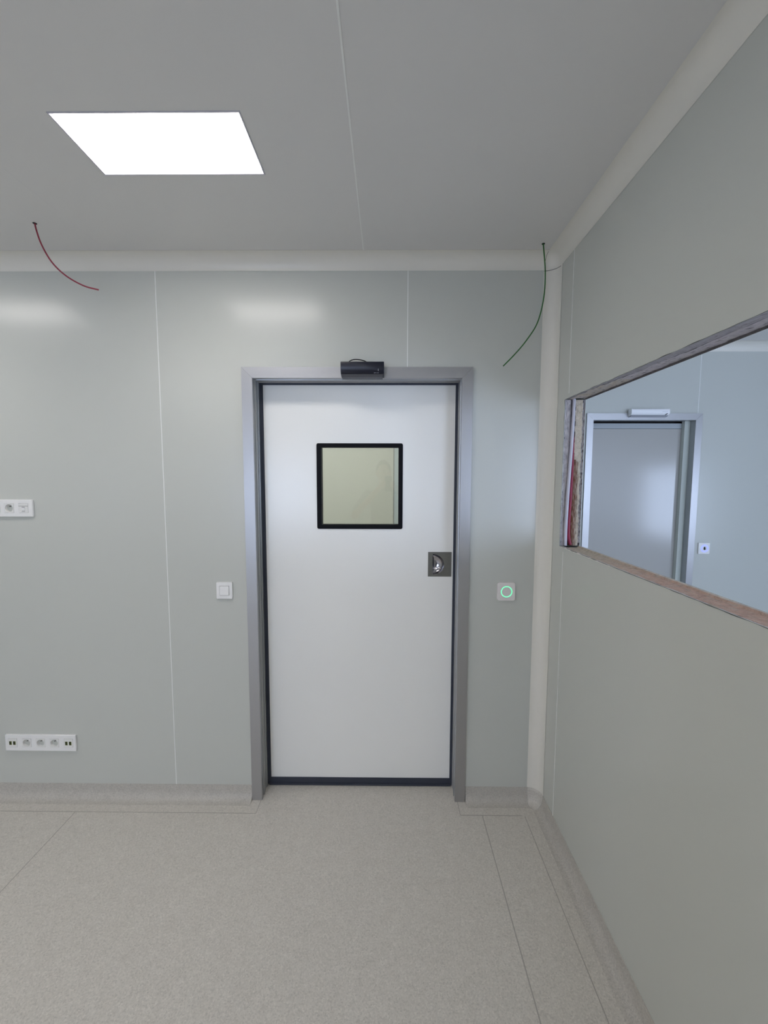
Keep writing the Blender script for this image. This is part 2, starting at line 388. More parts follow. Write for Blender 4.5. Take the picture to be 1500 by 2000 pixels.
# ragged lip of board along the cut
def lip(bm, P0, P1, out, n, seed, amp):
    P0, P1, out = Vector(P0), Vector(P1), Vector(out); a = []; b_ = []
    for i in range(n + 1):
        q = P0.lerp(P1, i / n); h = amp * max(.12, .5 + 1.1 * nz(i * .11, seed, 3))
        a.append((bm.verts.new(q), bm.verts.new(q + Vector((-.0008, 0, 0))))); b_.append((bm.verts.new(q + out * h), bm.verts.new(q + out * h + Vector((-.0008, 0, 0)))))
    for i in range(n):
        bm.faces.new([a[i][1], a[i + 1][1], b_[i + 1][1], b_[i][1]]); bm.faces.new([a[i][0], b_[i][0], b_[i + 1][0], a[i + 1][0]])
        bm.faces.new([b_[i][0], b_[i][1], b_[i + 1][1], b_[i + 1][0]]); bm.faces.new([a[i][0], a[i + 1][0], a[i + 1][1], a[i][1]])
bm = B()
lip(bm, (W, OY1, OZ1), (W, OY0, OZ1), (0, 0, 1), 260, 1, .0022)
lip(bm, (W, OY1, OZ0), (W, OY1, OZ1), (0, 1, 0), 160, 5, .0035)
lip(bm, (W, OY1, OZ0), (W, OY0, OZ0), (0, 0, -1), 260, 9, .0025)
o = obj('saw_line', bm, mat('dark saw mark', (.10, .095, .09), rough=.7), wr); o['label'] = 'dark ragged saw line around the cut-out'
bm = B(); lip(bm, (W - .0006, OY1 - .02, OZ0 - .004), (W - .0006, -.56, OZ0 - .004), (0, 0, 1), 120, 13, .005)
o = obj('peeled_film', bm, mat('white torn film', (.70, .67, .64), rough=.6), wr); o['label'] = 'pale torn strip below the cut-out'

# conduits in the cut edge
fx = lambda f: W + (WB - W) * f
bm = B(); tube(bm, [(fx(.46), OY1 + .006, OZ1 + .004), (fx(.42), OY1 - .001, 1.90), (fx(.37), OY1 - .004, 1.78), (fx(.30), OY1 - .005, 1.62), (fx(.26), OY1 - .005, 1.50), (fx(.25), OY1 - .004, 1.42), (fx(.27), OY1 - .002, OZ0 + .001)], .0068, 14)
tag(obj('conduit', bm, MCOND, smooth=True), 'pale lilac plastic conduit running down the left sawn edge of the cut-out', 'conduit')
bm = B(); tube(bm, [(fx(.52), OY1 + .012, 1.93), (fx(.51), OY1 + .008, 1.80), (fx(.485), OY1 + .004, 1.68), (fx(.44), OY1 + 0, 1.56), (fx(.40), OY1 - .002, 1.46), (fx(.41), OY1 - .003, 1.385), (fx(.50), OY1 - .004, OZ0 + .006)], .0068, 14, taper=lambda t: .55 + .45 * min(1, t * 2))
tag(obj('conduit', bm, MREDC, smooth=True), 'dark red conduit curving beside the pale one in the cut-out edge', 'conduit')

# ------------------------------------------------------------------ coves
def cove(bm, C, a, b, ra, rb, ext, n=14, lip_=.0012):
    C, a, b = Vector(C), Vector(a), Vector(b); O = C + a * (ra + lip_) + b * (rb + lip_)
    pts = [C, C + b * rb]
    pts += [O - a * ra * math.cos(t) - b * rb * math.sin(t) for t in [math.pi / 2 * k / n for k in range(n + 1)]]
    pts += [C + a * ra]
    prism(bm, pts, ext)
bm = B(); cove(bm, (X0, 0, H), (0, -1, 0), (0, 0, -1), CV, CV, (W - CV - X0, 0, 0))
tag(obj('trim_1', bm, MCOVE, smooth=True), 'beige curved cove along the ceiling above the near door', 'cove trim', kind='structure')
bm = B(); cove(bm, (W, Y0, H), (-1, 0, 0), (0, 0, -1), CV, CV, (0, -CV - Y0, 0))
tag(obj('trim_2', bm, MCOVE, smooth=True), 'beige curved cove along the ceiling above the cut-out', 'cove trim', kind='structure')
def octant(bm, O, da, db, dc, ra, rb, rc, n=12):
    O = Vector(O); g = []
    for i in range(n + 1):
        th = math.pi / 2 * i / n
        row = []
        for j in range(n + 1):
            ph = math.pi / 2 * j / n
            row.append(bm.verts.new(O - Vector(dc) * rc * math.sin(th) - math.cos(th) * (Vector(da) * ra * math.cos(ph) + Vector(db) * rb * math.sin(ph))))
        g.append(row)
    for i in range(n):
        for j in range(n): bm.faces.new([g[i][j], g[i][j + 1], g[i + 1][j + 1], g[i + 1][j]])
    bmesh.ops.remove_doubles(bm, verts=bm.verts, dist=1e-5)
e_ = .0012
bm = B(); octant(bm, (W - CV - e_, -CV - e_, H - CV - e_), (-1, 0, 0), (0, -1, 0), (0, 0, -1), CV, CV, CV)
t3 = tag(obj('trim_3', bm, MCOVE, smooth=True), 'beige rounded corner piece under the ceiling', 'corner trim', kind='structure')
bm = B()
tube(bm, [(W - CV - e_ + (CV - .0012) * math.sin(t), -CV - e_ + (CV - .0012) * math.cos(t), H - CV - .004) for t in [math.pi / 2 * k / 8 for k in range(0, 8)]], .0011, 6, sub=2)
tube(bm, [(W - CV - .002, -CV - e_ + (CV - .001) * math.sin(t), H - CV - e_ + (CV - .001) * math.cos(t)) for t in [math.pi / 2 * (.12 + .62 * k / 6) for k in range(0, 7)]], .0006, 6, sub=2)
obj('joint_gap', bm, MGAP, t3)
ZV = CF + .001
bm = B(); cove(bm, (W, 0, ZV), (-1, 0, 0), (0, -1, 0), CV, CV, (0, 0, H - CV - ZV), lip_=.002)
tag(obj('trim_4', bm, MCOVE, smooth=True), 'beige curved upright corner trim between door wall and cut-out wall', 'corner trim', kind='structure')
# floor coves
CPROF = [(.0012, CF), (.0018, .060), (.003, .048), (.005, .036), (.0085, .025), (.014, .0155), (.0215, .0080), (.030, .0035), (.040, .0014), (.048, .0007)]
def fcove(name, C, a, ext, label):
    bm = B(); C, a, ext = Vector(C), Vector(a), Vector(ext)
    prism(bm, [C + Vector((0, 0, CF))] + [C + a * e + Vector((0, 0, z)) for e, z in CPROF] + [C + a * .048, C], ext)
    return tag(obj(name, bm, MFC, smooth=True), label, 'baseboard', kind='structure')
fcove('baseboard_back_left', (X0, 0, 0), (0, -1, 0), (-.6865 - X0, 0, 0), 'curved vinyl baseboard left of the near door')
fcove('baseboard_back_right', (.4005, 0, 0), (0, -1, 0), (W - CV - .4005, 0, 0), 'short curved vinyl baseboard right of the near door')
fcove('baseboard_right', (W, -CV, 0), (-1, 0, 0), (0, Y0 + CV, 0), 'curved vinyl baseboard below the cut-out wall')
def corner(bm, prof, off, span=lambda i: 1.0, n=18):
    g = []
    for i, (e, z) in enumerate(prof):
        rr = CV - e - off; sp = span(i)
        g.append([bm.verts.new((W - CV + rr * math.sin(t), -CV + rr * math.cos(t), z + off * .8)) for t in [math.pi / 4 + (k / n - .5) * math.pi / 2 * sp for k in range(n + 1)]])
    for i in range(len(g) - 1):
        for k in range(n): bm.faces.new([g[i][k], g[i][k + 1], g[i + 1][k + 1], g[i + 1][k]])
    return g
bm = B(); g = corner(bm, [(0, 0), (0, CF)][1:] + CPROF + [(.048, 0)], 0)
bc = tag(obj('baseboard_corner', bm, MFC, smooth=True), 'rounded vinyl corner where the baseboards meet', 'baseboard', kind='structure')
# tongue-shaped patch of vinyl at the foot of the corner trim
TP = CPROF[:7] + [(.0300, .0035), (.0365, .0018), (.0415, .0012), (.0445, .0010)]
SP = [1, 1, 1, 1, 1, 1, 1, 1.05, 1.0, .75, .3]
bm = B(); g = corner(bm, TP, .0012, lambda i: SP[i] * .97)
rim = [r_[0].co.copy() for r_ in g] + [v.co.copy() for v in g[-1]] + [r_[-1].co.copy() for r_ in g[::-1]]
obj('corner_patch', bm, MFL, bc, smooth=True).modifiers.new('solid', 'SOLIDIFY').thickness = .001
bm = B(); tube(bm, [p + Vector((0, 0, .0004)) for p in rim], .0008, 6, sub=1); obj('patch_edge', bm, mat('pale vinyl edge', (.62, .60, .56), rough=.5), bc, smooth=True)
# neighbouring room trims
bm = B(); cove(bm, (WB, D2, H), (0, -1, 0), (0, 0, -1), CV, CV, (X2 - WB, 0, 0))
tag(obj('trim_5', bm, MCOVE, smooth=True), 'curved cove at the ceiling of the neighbouring room', 'cove trim', kind='structure')
bm = B(); cove(bm, (WB, D2, 0), (1, 0, 0), (0, -1, 0), CV, CV, (0, 0, H - CV)); tag(obj('trim_6', bm, MCOVE, smooth=True), kind='structure')

# ------------------------------------------------------------------ doors
def casing(parent, xl, xr, zt, y, prof, mats):
    """U-shaped frame swept with mitred corners; prof: closed list of (u outwards, dy, material of the side that starts here)"""
    def side(name, pts_a, pts_b):
        bm = B(); a = [bm.verts.new(p) for p in pts_a]; b = [bm.verts.new(p) for p in pts_b]; n = len(a)
        bm.faces.new(a); bm.faces.new(b[::-1])
        for i in range(n): bm.faces.new([a[i], a[(i + 1) % n], b[(i + 1) % n], b[i]]).material_index = prof[i][2]
        return obj(name, bm, mats, parent, world=True)
    e = .0004
    side('jamb', [(xl - u, y + d, 0) for u, d, m in prof], [(xl - u, y + d, zt + u - e) for u, d, m in prof])
    side('jamb', [(xr + u, y + d, 0) for u, d, m in prof], [(xr + u, y + d, zt + u - e) for u, d, m in prof])
    side('frame_head', [(xl - u + e, y + d, zt + u) for u, d, m in prof], [(xr + u - e, y + d, zt + u) for u, d, m in prof])

d1 = empty('door_1', (-.143, 0, 0), 'pale door in an aluminium frame with a square black-bordered window', 'door', kind='structure')
XL, XR, ZT = -.635, .3468, 2.104
prof1 = [(.0505, -.012, 0), (.0, -.012, 0), (-.0012, -.009, 1), (0.0005, .012, 1), (.006, .014, 1), (.006, .024, 1), (-.0015, .026, 0), (-.0015, .034, 1),
         (.003, .036, 1), (.003, .044, 1), (0, .046, 0), (0, .050, 1), (.003, .052, 1), (.003, .078, 1), (.0, .08, 1), (.0, .098, 1), (.035, .098, 1), (.035, -.0006, 0), (.0505, -.0006, 0)]
casing(d1, XL, XR, ZT, 0, prof1, [MALU, MALD])
bm = B(); holed(bm, 'y', -.0012, .0005, XL - .0525, XR + .0525, 0, ZT + .0525, [(XL - .0503, XR + .0503, -1, ZT + .0503)]); obj('joint_line', bm, MWELD2, d1, world=True)
# leaf
LXL, LXR, LZ0, LZ1, LY = -.618, .335, .042, 2.0955, .10
WX0, WX1, WZ0, WZ1 = -.356, .0765, 1.381, 1.8115
PX0, PX1, PZ0, PZ1 = .208, .328, 1.137, 1.264
bm = B(); holed(bm, 'y', LY, LY + .05, LXL, LXR, LZ0, LZ1, [(WX0 + .01, WX1 - .01, WZ0 + .01, WZ1 - .01), (PX0 + .012, PX1 - .03, PZ0 + .006, PZ1 - .006)])
leaf = obj('door_leaf', bm, MDOOR, d1, world=True)
bm = B(); holed(bm, 'y', LY - .004, LY + .052, -.6385, .3505, .004, 2.1055, [(LXL, LXR, LZ0, LZ1)])
obj('door_seal', bm, MGASK, leaf)['label'] = 'dark blue grey rubber edge of the leaf'
bm = B(); box(bm, -.628, .340, LY - .009, LY + .04, .002, .012); obj('sweep_strip', bm, MGASK, leaf)
# window border with rounded corners
def rrect(x0, x1, z0, z1, r, n=6):
    out = []
    for cx, cz, a0 in ((x1 - r, z1 - r, 0), (x0 + r, z1 - r, 90), (x0 + r, z0 + r, 180), (x1 - r, z0 + r, 270)):
        for k in range(n + 1):
            t = R(a0 + 90 * k / n); out.append((cx + r * math.cos(t), cz + r * math.sin(t)))
    return out
def ring(bm, o, i, y0, y1, mi=0):
    n = len(o); A = [[bm.verts.new((x, y, z)) for x, z in s] for s, y in ((o, y0), (o, y1), (i, y1), (i, y0))]
    for q in range(4):
        p, r_ = A[q], A[(q + 1) % 4]
        for k in range(n): bm.faces.new([p[k], p[(k + 1) % n], r_[(k + 1) % n], r_[k]]).material_index = mi
ix0, ix1, iz0, iz1 = WX0 + .0235, WX1 - .0215, WZ0 + .0215, WZ1 - .0205
bm = B(); ring(bm, rrect(WX0, WX1, WZ0, WZ1, .009), rrect(ix0, ix1, iz0, iz1, .002), LY - .003, LY + .008)
ring(bm, rrect(WX0 + .011, WX1 - .011, WZ0 + .011, WZ1 - .011, .002), rrect(ix0 - .001, ix1 + .001, iz0 - .001, iz1 + .001, .002), LY + .008, LY + .052)
wf = obj('window_border', bm, MBLK, leaf); wf['label'] = 'black square border of the door window'
bm = B(); box(bm, ix0, ix1, LY + .002, LY + .005, iz0, iz1); obj('glass_pane', bm, MGLASS, leaf)
bm = B(); box(bm, ix0, ix1, LY + .044, LY + .047, iz0, iz1); obj('glass_pane', bm, MGLASS, leaf)
# flush pull
def dshape(x0, xr_, zc, hz, n):
    """half-moon, straight side at the left, n points; polar order"""
    pts = []
    for k in range(n):
        a = 2 * math.pi * k / n; cx = x0 + .018
        dx, dz = math.cos(a), math.sin(a); t = 0; lo, hi = 0, .2
        def inside(x, z): return x > x0 and ((x - x0) / (xr_ - x0)) ** 2 + ((z - zc) / hz) ** 2 < 1
        for _ in range(30):
            t = (lo + hi) / 2
            if inside(cx + dx * t, zc + dz * t): lo = t
            else: hi = t
        pts.append((cx + dx * t, zc + dz * t))
    return pts
N = 64; zc = 1.2; D = dshape(.231, .290, zc, .053, N); cx = .231 + .018
sq = []
for k in range(N):
    a = 2 * math.pi * k / N; dx, dz = math.cos(a), math.sin(a)
    t = min((PX1 - cx) / dx if dx > 1e-9 else 9, (PX0 - cx) / dx if dx < -1e-9 else 9, (PZ1 - zc) / dz if dz > 1e-9 else 9, (PZ0 - zc) / dz if dz < -1e-9 else 9)
    sq.append((cx + dx * t, zc + dz * t))
for cxn, czn in ((PX0, PZ0), (PX0, PZ1), (PX1, PZ0), (PX1, PZ1)):
    k = min(range(N), key=lambda i: (sq[i][0] - cxn) ** 2 + (sq[i][1] - czn) ** 2); sq[k] = (cxn, czn)
bm = B(); ring(bm, sq, D, LY - .0016, LY + .001)
pl = obj('flush_pull', bm, MSTEEL, leaf); pl['label'] = 'square steel plate of the recessed door pull'
bm = B(); rows = []
for q in range(9):
    s = q / 8; row = []
    for x, z in D:
        xx, zz = cx + (x - cx) * (1 - s) ** .8, zc + (z - zc) * (1 - s) ** .8
        dep = .022 * math.sin(s * math.pi / 2) ** .55 * (1.15 - 3.5 * max(0, xx - .24)) if s > 0 else 0
        row.append((xx, LY + .0005 + dep, zz))
    rows.append([bm.verts.new(p_) for p_ in row])
for q in range(8):
    for k in range(N): bm.faces.new([rows[q][k], rows[q][(k + 1) % N], rows[q + 1][(k + 1) % N], rows[q + 1][k]])
bmesh.ops.remove_doubles(bm, verts=bm.verts, dist=1e-6)
obj('recess_cup', bm, MCHROME, leaf, smooth=True)['label'] = 'half-moon polished recess'
bm = B(); tube(bm, [(D[k][0], LY - .002, D[k][1]) for k in range(36, 65) if k < N] + [(D[0][0], LY - .002, D[0][1])], .0010, 6, sub=1)
obj('recess_rim', bm, MCHROME, leaf, smooth=True)

# door of the neighbouring room
d2 = empty('door_2', (1.95, D2, 0), 'grey sliding door in an aluminium frame seen through the cut-out', 'door', kind='structure')
prof2 = [(.050, -.012, 0), (0, -.012, 0), (-.001, -.008, 1), (-.001, .045, 0), (.004, .048, 0), (.004, .13, 0), (.035, .13, 0), (.035, -.0006, 0), (.05, -.0006, 0)]
casing(d2, 1.562, 2.334, 2.080, D2, prof2, [MALU, MALD])
bm = B(); box(bm, 1.53, 2.318, D2 + .08, D2 + .12, .01, 2.024); l2 = obj('door_leaf', bm, mat('grey satin door', (.47, .455, .43), rough=.17, spec=.75), d2, world=True)
l2['label'] = 'satin grey leaf of the neighbouring door'
bm = B(); box(bm, 1.53, 2.318, D2 + .078, D2 + .12, 2.026, 2.066); obj('top_rail', bm, mat('door top rail', (.42, .45, .47), rough=.4), d2, world=True)
bm = B(); box(bm, 1.53, 2.337, D2 + .13, D2 + .15, 0, 2.118); obj('pocket_shadow_gap', bm, MGAP, d2, world=True)
bm = B(); box(bm, 2.292, 2.3355, D2 + .045, D2 + .079, 0, 2.079); obj('edge_stop', bm, mat('pale edge stop', (.60, .63, .58), rough=.4), d2, world=True)

# ------------------------------------------------------------------ ceiling lights
def panel_light(name, x, y, label):
    t = empty(name, (x, y, H), label, 'ceiling light', 'recessed ceiling light panels')
    bm = B(); o = .004; holed(bm, 'z', -.0015, .024, -lw / 2 + .0006, lw / 2 - .0006, -ll / 2 + .0006, ll / 2 - .0006, [(-lw / 2 + .005, lw / 2 - .005, -ll / 2 + .005, ll / 2 - .005)])
    obj('frame', bm, MTRIMW, t)
    bm = B(); box(bm, -lw / 2 + .0048, lw / 2 - .0048, -ll / 2 + .0048, ll / 2 - .0048, .0125, .0225); obj('diffuser', bm, MLED, t)
    l = bpy.data.lights.new('panel_beam', 'AREA'); l.shape = 'RECTANGLE'; l.size = lw - .02; l.size_y = ll - .02; l.energy = PANEL_WATTS; l.spread = R(125); l.color = (1.0, .965, .925)
    lo = bpy.data.objects.new('panel_beam', l); COL.objects.link(lo); lo.parent = t; lo.location = (0, 0, .0105)
    return t
LAB = ['bright rectangular light panel set in the ceiling in front of the door', 'lit ceiling panel mirrored at the far left of the door wall', 'lit ceiling panel behind the photographer, nearer the cut-out wall',
       'lit ceiling panel behind the photographer, farther from the cut-out wall', 'middle added ceiling panel at the rear of the room',
       'added ceiling panel at the rear of the room, farther from the cut-out wall', 'added ceiling panel at the rear of the room, nearest the cut-out wall', 'middle lit ceiling panel in the corridor behind the door', 'added ceiling panel at the far left of the corridor behind the door', 'added ceiling panel in the corridor nearest the door window']
p0 = panel_light('ceiling_light', PAN[0][0], PAN[0][1], LAB[0])
for i in range(1, 10):
    c = p0.copy(); COL.objects.link(c); c.location = (PAN[i][0], PAN[i][1], H); c['label'] = LAB[i]
    for ch in list(p0.children):
        k = ch.copy(); COL.objects.link(k); k.parent = c

# ------------------------------------------------------------------ door sensors
def sensor(name, loc, body, lens, label, wdt=.198, white=False):
    t = empty(name, loc, label, 'door sensor', 'motion sensors above the doors')
    bm = B(); x0, x1 = -wdt / 2, wdt / 2
    prism(bm, [(x0, 0, -.034), (x0, 0, .031), (x0, -.040, .031), (x0, -.044, .027), (x0, -.044, -.008), (x0, -.036, -.022)], (wdt, 0, 0))
    b_ = obj('housing', bm, body, t, bevel=.0015)
    bm = B(); prism(bm, [(x0 + .004, -.0005, -.040), (x0 + .004, -.0005, -.033), (x0 + .004, -.034, -.0235), (x0 + .004, -.026, -.036)], (wdt - .010, 0, 0)); obj('lens', bm, lens, t)
    return t
s1 = sensor('door_sensor', (-.1165, -.012, 2.137), MSENS, MSENSL, 'black motion sensor on the frame head of the near door')
bm = B(); tube(bm, [(-.070, -.012, .028), (-.058, -.016, .040), (-.038, -.018, .046), (-.008, -.018, .044), (.018, -.014, .036), (.032, -.006, .020)], .0022, 8)
obj('cable', bm, MBLK, s1, smooth=True)
bm = B()
for k, (w_, h_) in enumerate(((.006, .0022), (.003, .003), (.005, .0018), (.004, .0026))): box(bm, .053 + k * .0062, .053 + k * .0062 + w_ * .8, -.0410, -.0395, -.0205, -.0205 + h_)
box(bm, .072, .0745, -.0445, -.0435, -.012, -.002)
obj('logo', bm, MPRINT, s1)['label'] = 'tiny pale print'
bm = B(); box(bm, .099, .112, -.002, 0, -.012, .016); obj('mounting_bracket', bm, MALD, s1)
s2 = sensor('door_sensor', (1.963, D2 - .012, 2.131), mat('white sensor plastic', (.92, .92, .94), rough=.3), mat('grey sensor lens', (.35, .36, .40), rough=.2), 'white motion sensor on the frame of the neighbouring door', wdt=.285)
s2.scale = (1, 1, .82)
bm = B(); prism(bm, [(.108, -.0395, -.0235), (.115, -.0395, -.0235), (.128, -.0435, -.010), (.121, -.0435, -.010)], (0, -.002, 0)); obj('window', bm, MBLK, s2)
bm = B(); box(bm, .085, .128, -.0447, -.0435, .006, .0075); obj('print_line', bm, MPRINT, s2)

# ------------------------------------------------------------------ switches and sockets
def plate(bm, x0, x1, z0, z1, th, holes): holed(bm, 'y', -th, 0, x0, x1, z0, z1, holes)
def rrplate(bm, hw, hh, r, th, y=0, mi=0, n=6):
    o = rrect(-hw, hw, -hh, hh, r, n); a = [bm.verts.new((x, y, z)) for x, z in o]; b = [bm.verts.new((x, y - th, z)) for x, z in o]
    bm.faces.new(a).material_index = mi; bm.faces.new(b[::-1]).material_index = mi
    for k in range(len(o)): bm.faces.new([a[k], a[(k + 1) % len(o)], b[(k + 1) % len(o)], b[k]]).material_index = mi
sw = empty('light_switch', (-.7965, 0, 1.0885), 'white square rocker light switch left of the near door', 'light switch')
bm = B()
ring(bm, rrect(-.0395, .0395, -.0415, .0415, .004), rrect(-.0232, .0232, -.0232, .0232, .0008), -.009, 0)
obj('faceplate', bm, MWHITE, sw, bevel=.0018)
bm = B(); prism(bm, [(-.0222, -.004, -.0222), (-.0222, -.0085, -.0222), (-.0222, -.0118, -.0222), (-.0222, -.0092, .0222), (-.0222, -.004, .0222)], (.0444, 0, 0)); obj('rocker', bm, MWHITE, sw, bevel=.0006)
bm = B(); box(bm, -.0232, .0232, -.003, -.001, -.0232, .0232); obj('rocker_gap', bm, MSLOT, sw)

gb = empty('touchless_switch', (.5795, 0, 1.0895), 'white square touch switch with a glowing green ring right of the near door', 'touchless switch')
bm = B(); rrplate(bm, .0435, .0445, .010, .010); obj('faceplate', bm, mat('warm white plastic', (.84, .78, .77), rough=.35), gb, bevel=.0015)
bm = B(); disc(bm, (.001, -.0101, 0), .0272, .0008, n=48, r2=.0240); obj('light_ring', bm, MGRING, gb)['label'] = 'glowing green ring'
bb = empty('touchless_switch', (2.462, D2, 1.098), 'white switch with a pale blue glowing ring beside the neighbouring door', 'touchless switch')
bm = B(); rrplate(bm, .044, .044, .006, .010); obj('faceplate', bm, MWHITE, bb, bevel=.0015)
bm = B(); disc(bm, (.003, -.0101, 0), .031, .0008, n=40, r2=.019); obj('light_ring', bm, MBRING, bb)['label'] = 'pale blue glowing ring'
bm = B()
disc(bm, (.003, -.0102, -.005), .0075, .001, n=14); box(bm, -.004, -.0018, -.0112, -.010, -.004, .009); box(bm, -.0008, .0015, -.0112, -.010, -.004, .013)
box(bm, .0025, .0048, -.0112, -.010, -.004, .0135); box(bm, .0058, .0080, -.0112, -.010, -.004, .011); box(bm, .0085, .0135, -.0112, -.010, -.006, -.002)
obj('hand_icon', bm, MSLOT, bb)['label'] = 'small dark hand symbol'

def sq_ring(bm, hw, r, y, n, ox, off=(0, 0), mi=0):
    cx_, cz_ = ox + off[0], off[1]; o = []; i_ = []
    for k in range(n):
        a = 2 * math.pi * (k + .5) / n; dx, dz = math.cos(a), math.sin(a)
        t = min((hw + (-off[0] if dx > 0 else off[0])) / abs(dx) if abs(dx) > 1e-6 else 9, (hw + (-off[1] if dz > 0 else off[1])) / abs(dz) if abs(dz) > 1e-6 else 9)
        o.append([cx_ + dx * t, cz_ + dz * t]); i_.append((cx_ + dx * r, cz_ + dz * r))
    for sx in (-1, 1):
        for sz in (-1, 1):
            c_ = (ox + sx * hw, sz * hw); k = min(range(n), key=lambda q: (o[q][0] - c_[0]) ** 2 + (o[q][1] - c_[1]) ** 2); o[k] = list(c_)
    return o, i_
def power_socket(parent, ox):
    bm = B(); hw, r, n = .0222, .0188, 40; o, i_ = sq_ring(bm, hw, r, 0, n, ox, (0, 0))
    V = lambda L_, y: [bm.verts.new((x, y, z)) for x, z in L_]
    a, b_, c_ = V(o, -.0015), V(o, -.0113), V(i_, -.0113)
    d_ = V([(ox + (x - ox) * .93, z * .93) for x, z in i_], -.0015 + .006)
    for p_, q_ in ((a, b_), (b_, c_), (c_, d_)):
        for k in range(n): bm.faces.new([p_[k], p_[(k + 1) % n], q_[(k + 1) % n], q_[k]])
    bm.faces.new(d_)
    s = obj('power_socket', bm, MWHITE2, parent, smooth=True)
    bm = B(); disc(bm, (ox, .0046, .0085), .0024, .012, n=12); obj('earth_pin', bm, MSTEEL, s)
    bm = B(); disc(bm, (ox - .0095, .0046, -.001), .0026, .001, n=12); disc(bm, (ox + .0095, .0046, -.001), .0026, .001, n=12); obj('contact_hole', bm, MSLOT, s)
    return s
def data_socket(parent, ox, green=True):
    bm = B(); box(bm, ox - .0222, ox + .0222, -.0113, -.0015, -.0222, .0222); s = obj('data_socket', bm, MWHITE2, parent, bevel=.0005)
    if green:
        for dx in (-.0098, .0098):
            bm = B(); box(bm, ox + dx - .0064, ox + dx + .0064, -.0119, -.0108, -.0100, .0092); pt = obj('port', bm, MPORT, s, bevel=.001); pt['label'] = 'olive green port'
            bm = B(); box(bm, ox + dx - .0044, ox + dx + .0030, -.0124, -.0112, -.0078, .0078); obj('port_hole', bm, MPORTD, s)
    else:
        bm = B(); box(bm, ox - .0085, ox + .0085, -.0132, -.011, -.015, .0035); obj('shutter', bm, MWHITE, s, bevel=.0008)
        bm = B(); box(bm, ox - .007, ox + .007, -.0118, -.0110, .0042, .0062); box(bm, ox - .006, ox + .008, -.0136, -.0130, -.0148, -.0132); obj('slot', bm, MSLOT, s)
        bm = B(); box(bm, ox - .0222, ox + .0222, -.0117, -.0110, .0080, .0125); obj('label_strip', bm, mat('grey label strip', (.55, .54, .52), rough=.4), s)
    return s
def strip(name, cx_, cz_, hw, hh, mods, label):
    t = empty(name, (cx_, 0, cz_), label, 'wall socket', 'white multi-gang socket strips')
    bm = B(); plate(bm, -hw, hw, -hh, hh, .0105, [(ox - .0226, ox + .0226, -.0226, .0226) for ox, k in mods]); obj('faceplate', bm, MWHITE, t, bevel=.0022)
    for ox, k in mods:
        if k == 'p': power_socket(t, ox)
        else: data_socket(t, ox, k == 'g')
    for ch in t.children:
        if ch.name.startswith('power') or ch.name.startswith('data'): pass
    return t
strip('socket_strip', -1.7545, .2965, .180, .0425, [(-.1425, 'g'), (-.0705, 'p'), (.0, 'p'), (.0705, 'p'), (.1425, 'g')], 'long white five-gang socket strip low on the wall above the baseboard')
strip('socket_strip', -1.893, 1.490, .180, .0415, [(-.1425, 'p'), (-.0705, 'p'), (-.0, 'p'), (.0665, 'p'), (.1365, 'w')], 'white socket strip at hand height on the wall, cut by the frame edge')

# ------------------------------------------------------------------ loose cables from the ceiling
def hang(name, pts, r, m, label, hole):
    bm = B(); tube(bm, pts, r, 10)
    t = empty(name, hole, label, 'cable', 'loose cables hanging from the ceiling')
    o = obj('sheath', bm, m, t, smooth=True, world=True)
    bm = B(); disc(bm, (hole[0], hole[1], H + .001), r * 2.6, .0022, axis='z', n=14); obj('drill_hole', bm, MGAP, t, world=True)
hang('hanging_cable', [(-1.409, -.258, H + .01), (-1.407, -.256, H - .02), (-1.398, -.245, 2.575), (-1.369, -.235, 2.513), (-1.322, -.226, 2.464), (-1.256, -.22, 2.427), (-1.194, -.22, 2.410)], .0029, MRED,
     'dark red cable curving out of the ceiling left of the door', (-1.409, -.258, H))
hang('hanging_cable', [(.669, -.105, H + .01), (.670, -.105, H - .01), (.681, -.105, 2.538), (.679, -.105, 2.427), (.655, -.105, 2.320), (.609, -.105, 2.244), (.559, -.105, 2.184), (.510, -.105, 2.134)], .0026, MGREEN,
     'green cable hanging from the ceiling in the corner by the cut-out wall', (.669, -.105, H))

# ------------------------------------------------------------------ photographer mirrored in the door window
def capsule(bm, a, b, ra, rb, seg=14, sy=1.0):
    a, b = Vector(a), Vector(b); d = (b - a); L_ = d.length; d = d.normalized() if L_ > 1e-6 else Vector((0, 0, 1))
    x = d.orthogonal().normalized(); y = d.cross(x); rows = []
    for k in range(1, 6): t = -math.pi / 2 + math.pi / 2 * k / 5; rows.append((a + d * ra * math.sin(t), ra * math.cos(t)))
    for k in range(0, 5): t = math.pi / 2 * k / 5; rows.append((b + d * rb * math.sin(t), rb * math.cos(t)))
    vs = []
    for c_, r_ in rows:
        ring_ = []
        for q in range(seg):
            an = 2 * math.pi * q / seg; off = (x * math.cos(an) + y * math.sin(an)) * r_; off.y *= sy
            ring_.append(bm.verts.new(c_ + off))
        vs.append(ring_)
    p0_, p1_ = bm.verts.new(a - d * ra), bm.verts.new(b + d * rb)
    for i in range(len(vs) - 1):
        for q in range(seg): bm.faces.new([vs[i][q], vs[i][(q + 1) % seg], vs[i + 1][(q + 1) % seg], vs[i + 1][q]])
    for q in range(seg): bm.faces.new([p0_, vs[0][(q + 1) % seg], vs[0][q]]); bm.faces.new([p1_, vs[-1][q], vs[-1][(q + 1) % seg]])
def ellipsoid(bm, c, rx, ry, rz): bmesh.ops.create_uvsphere(bm, u_segments=24, v_segments=16, radius=1, matrix=Matrix.Translation(c) @ Matrix.Diagonal((rx, ry, rz, 1)))
def fuse(o, vox):
    md = o.modifiers.new('fuse', 'REMESH'); md.mode = 'VOXEL'; md.voxel_size = vox; md.use_smooth_shade = True
    sm = o.modifiers.new('smooth', 'SMOOTH'); sm.factor = .5; sm.iterations = 4
PY = -2.30
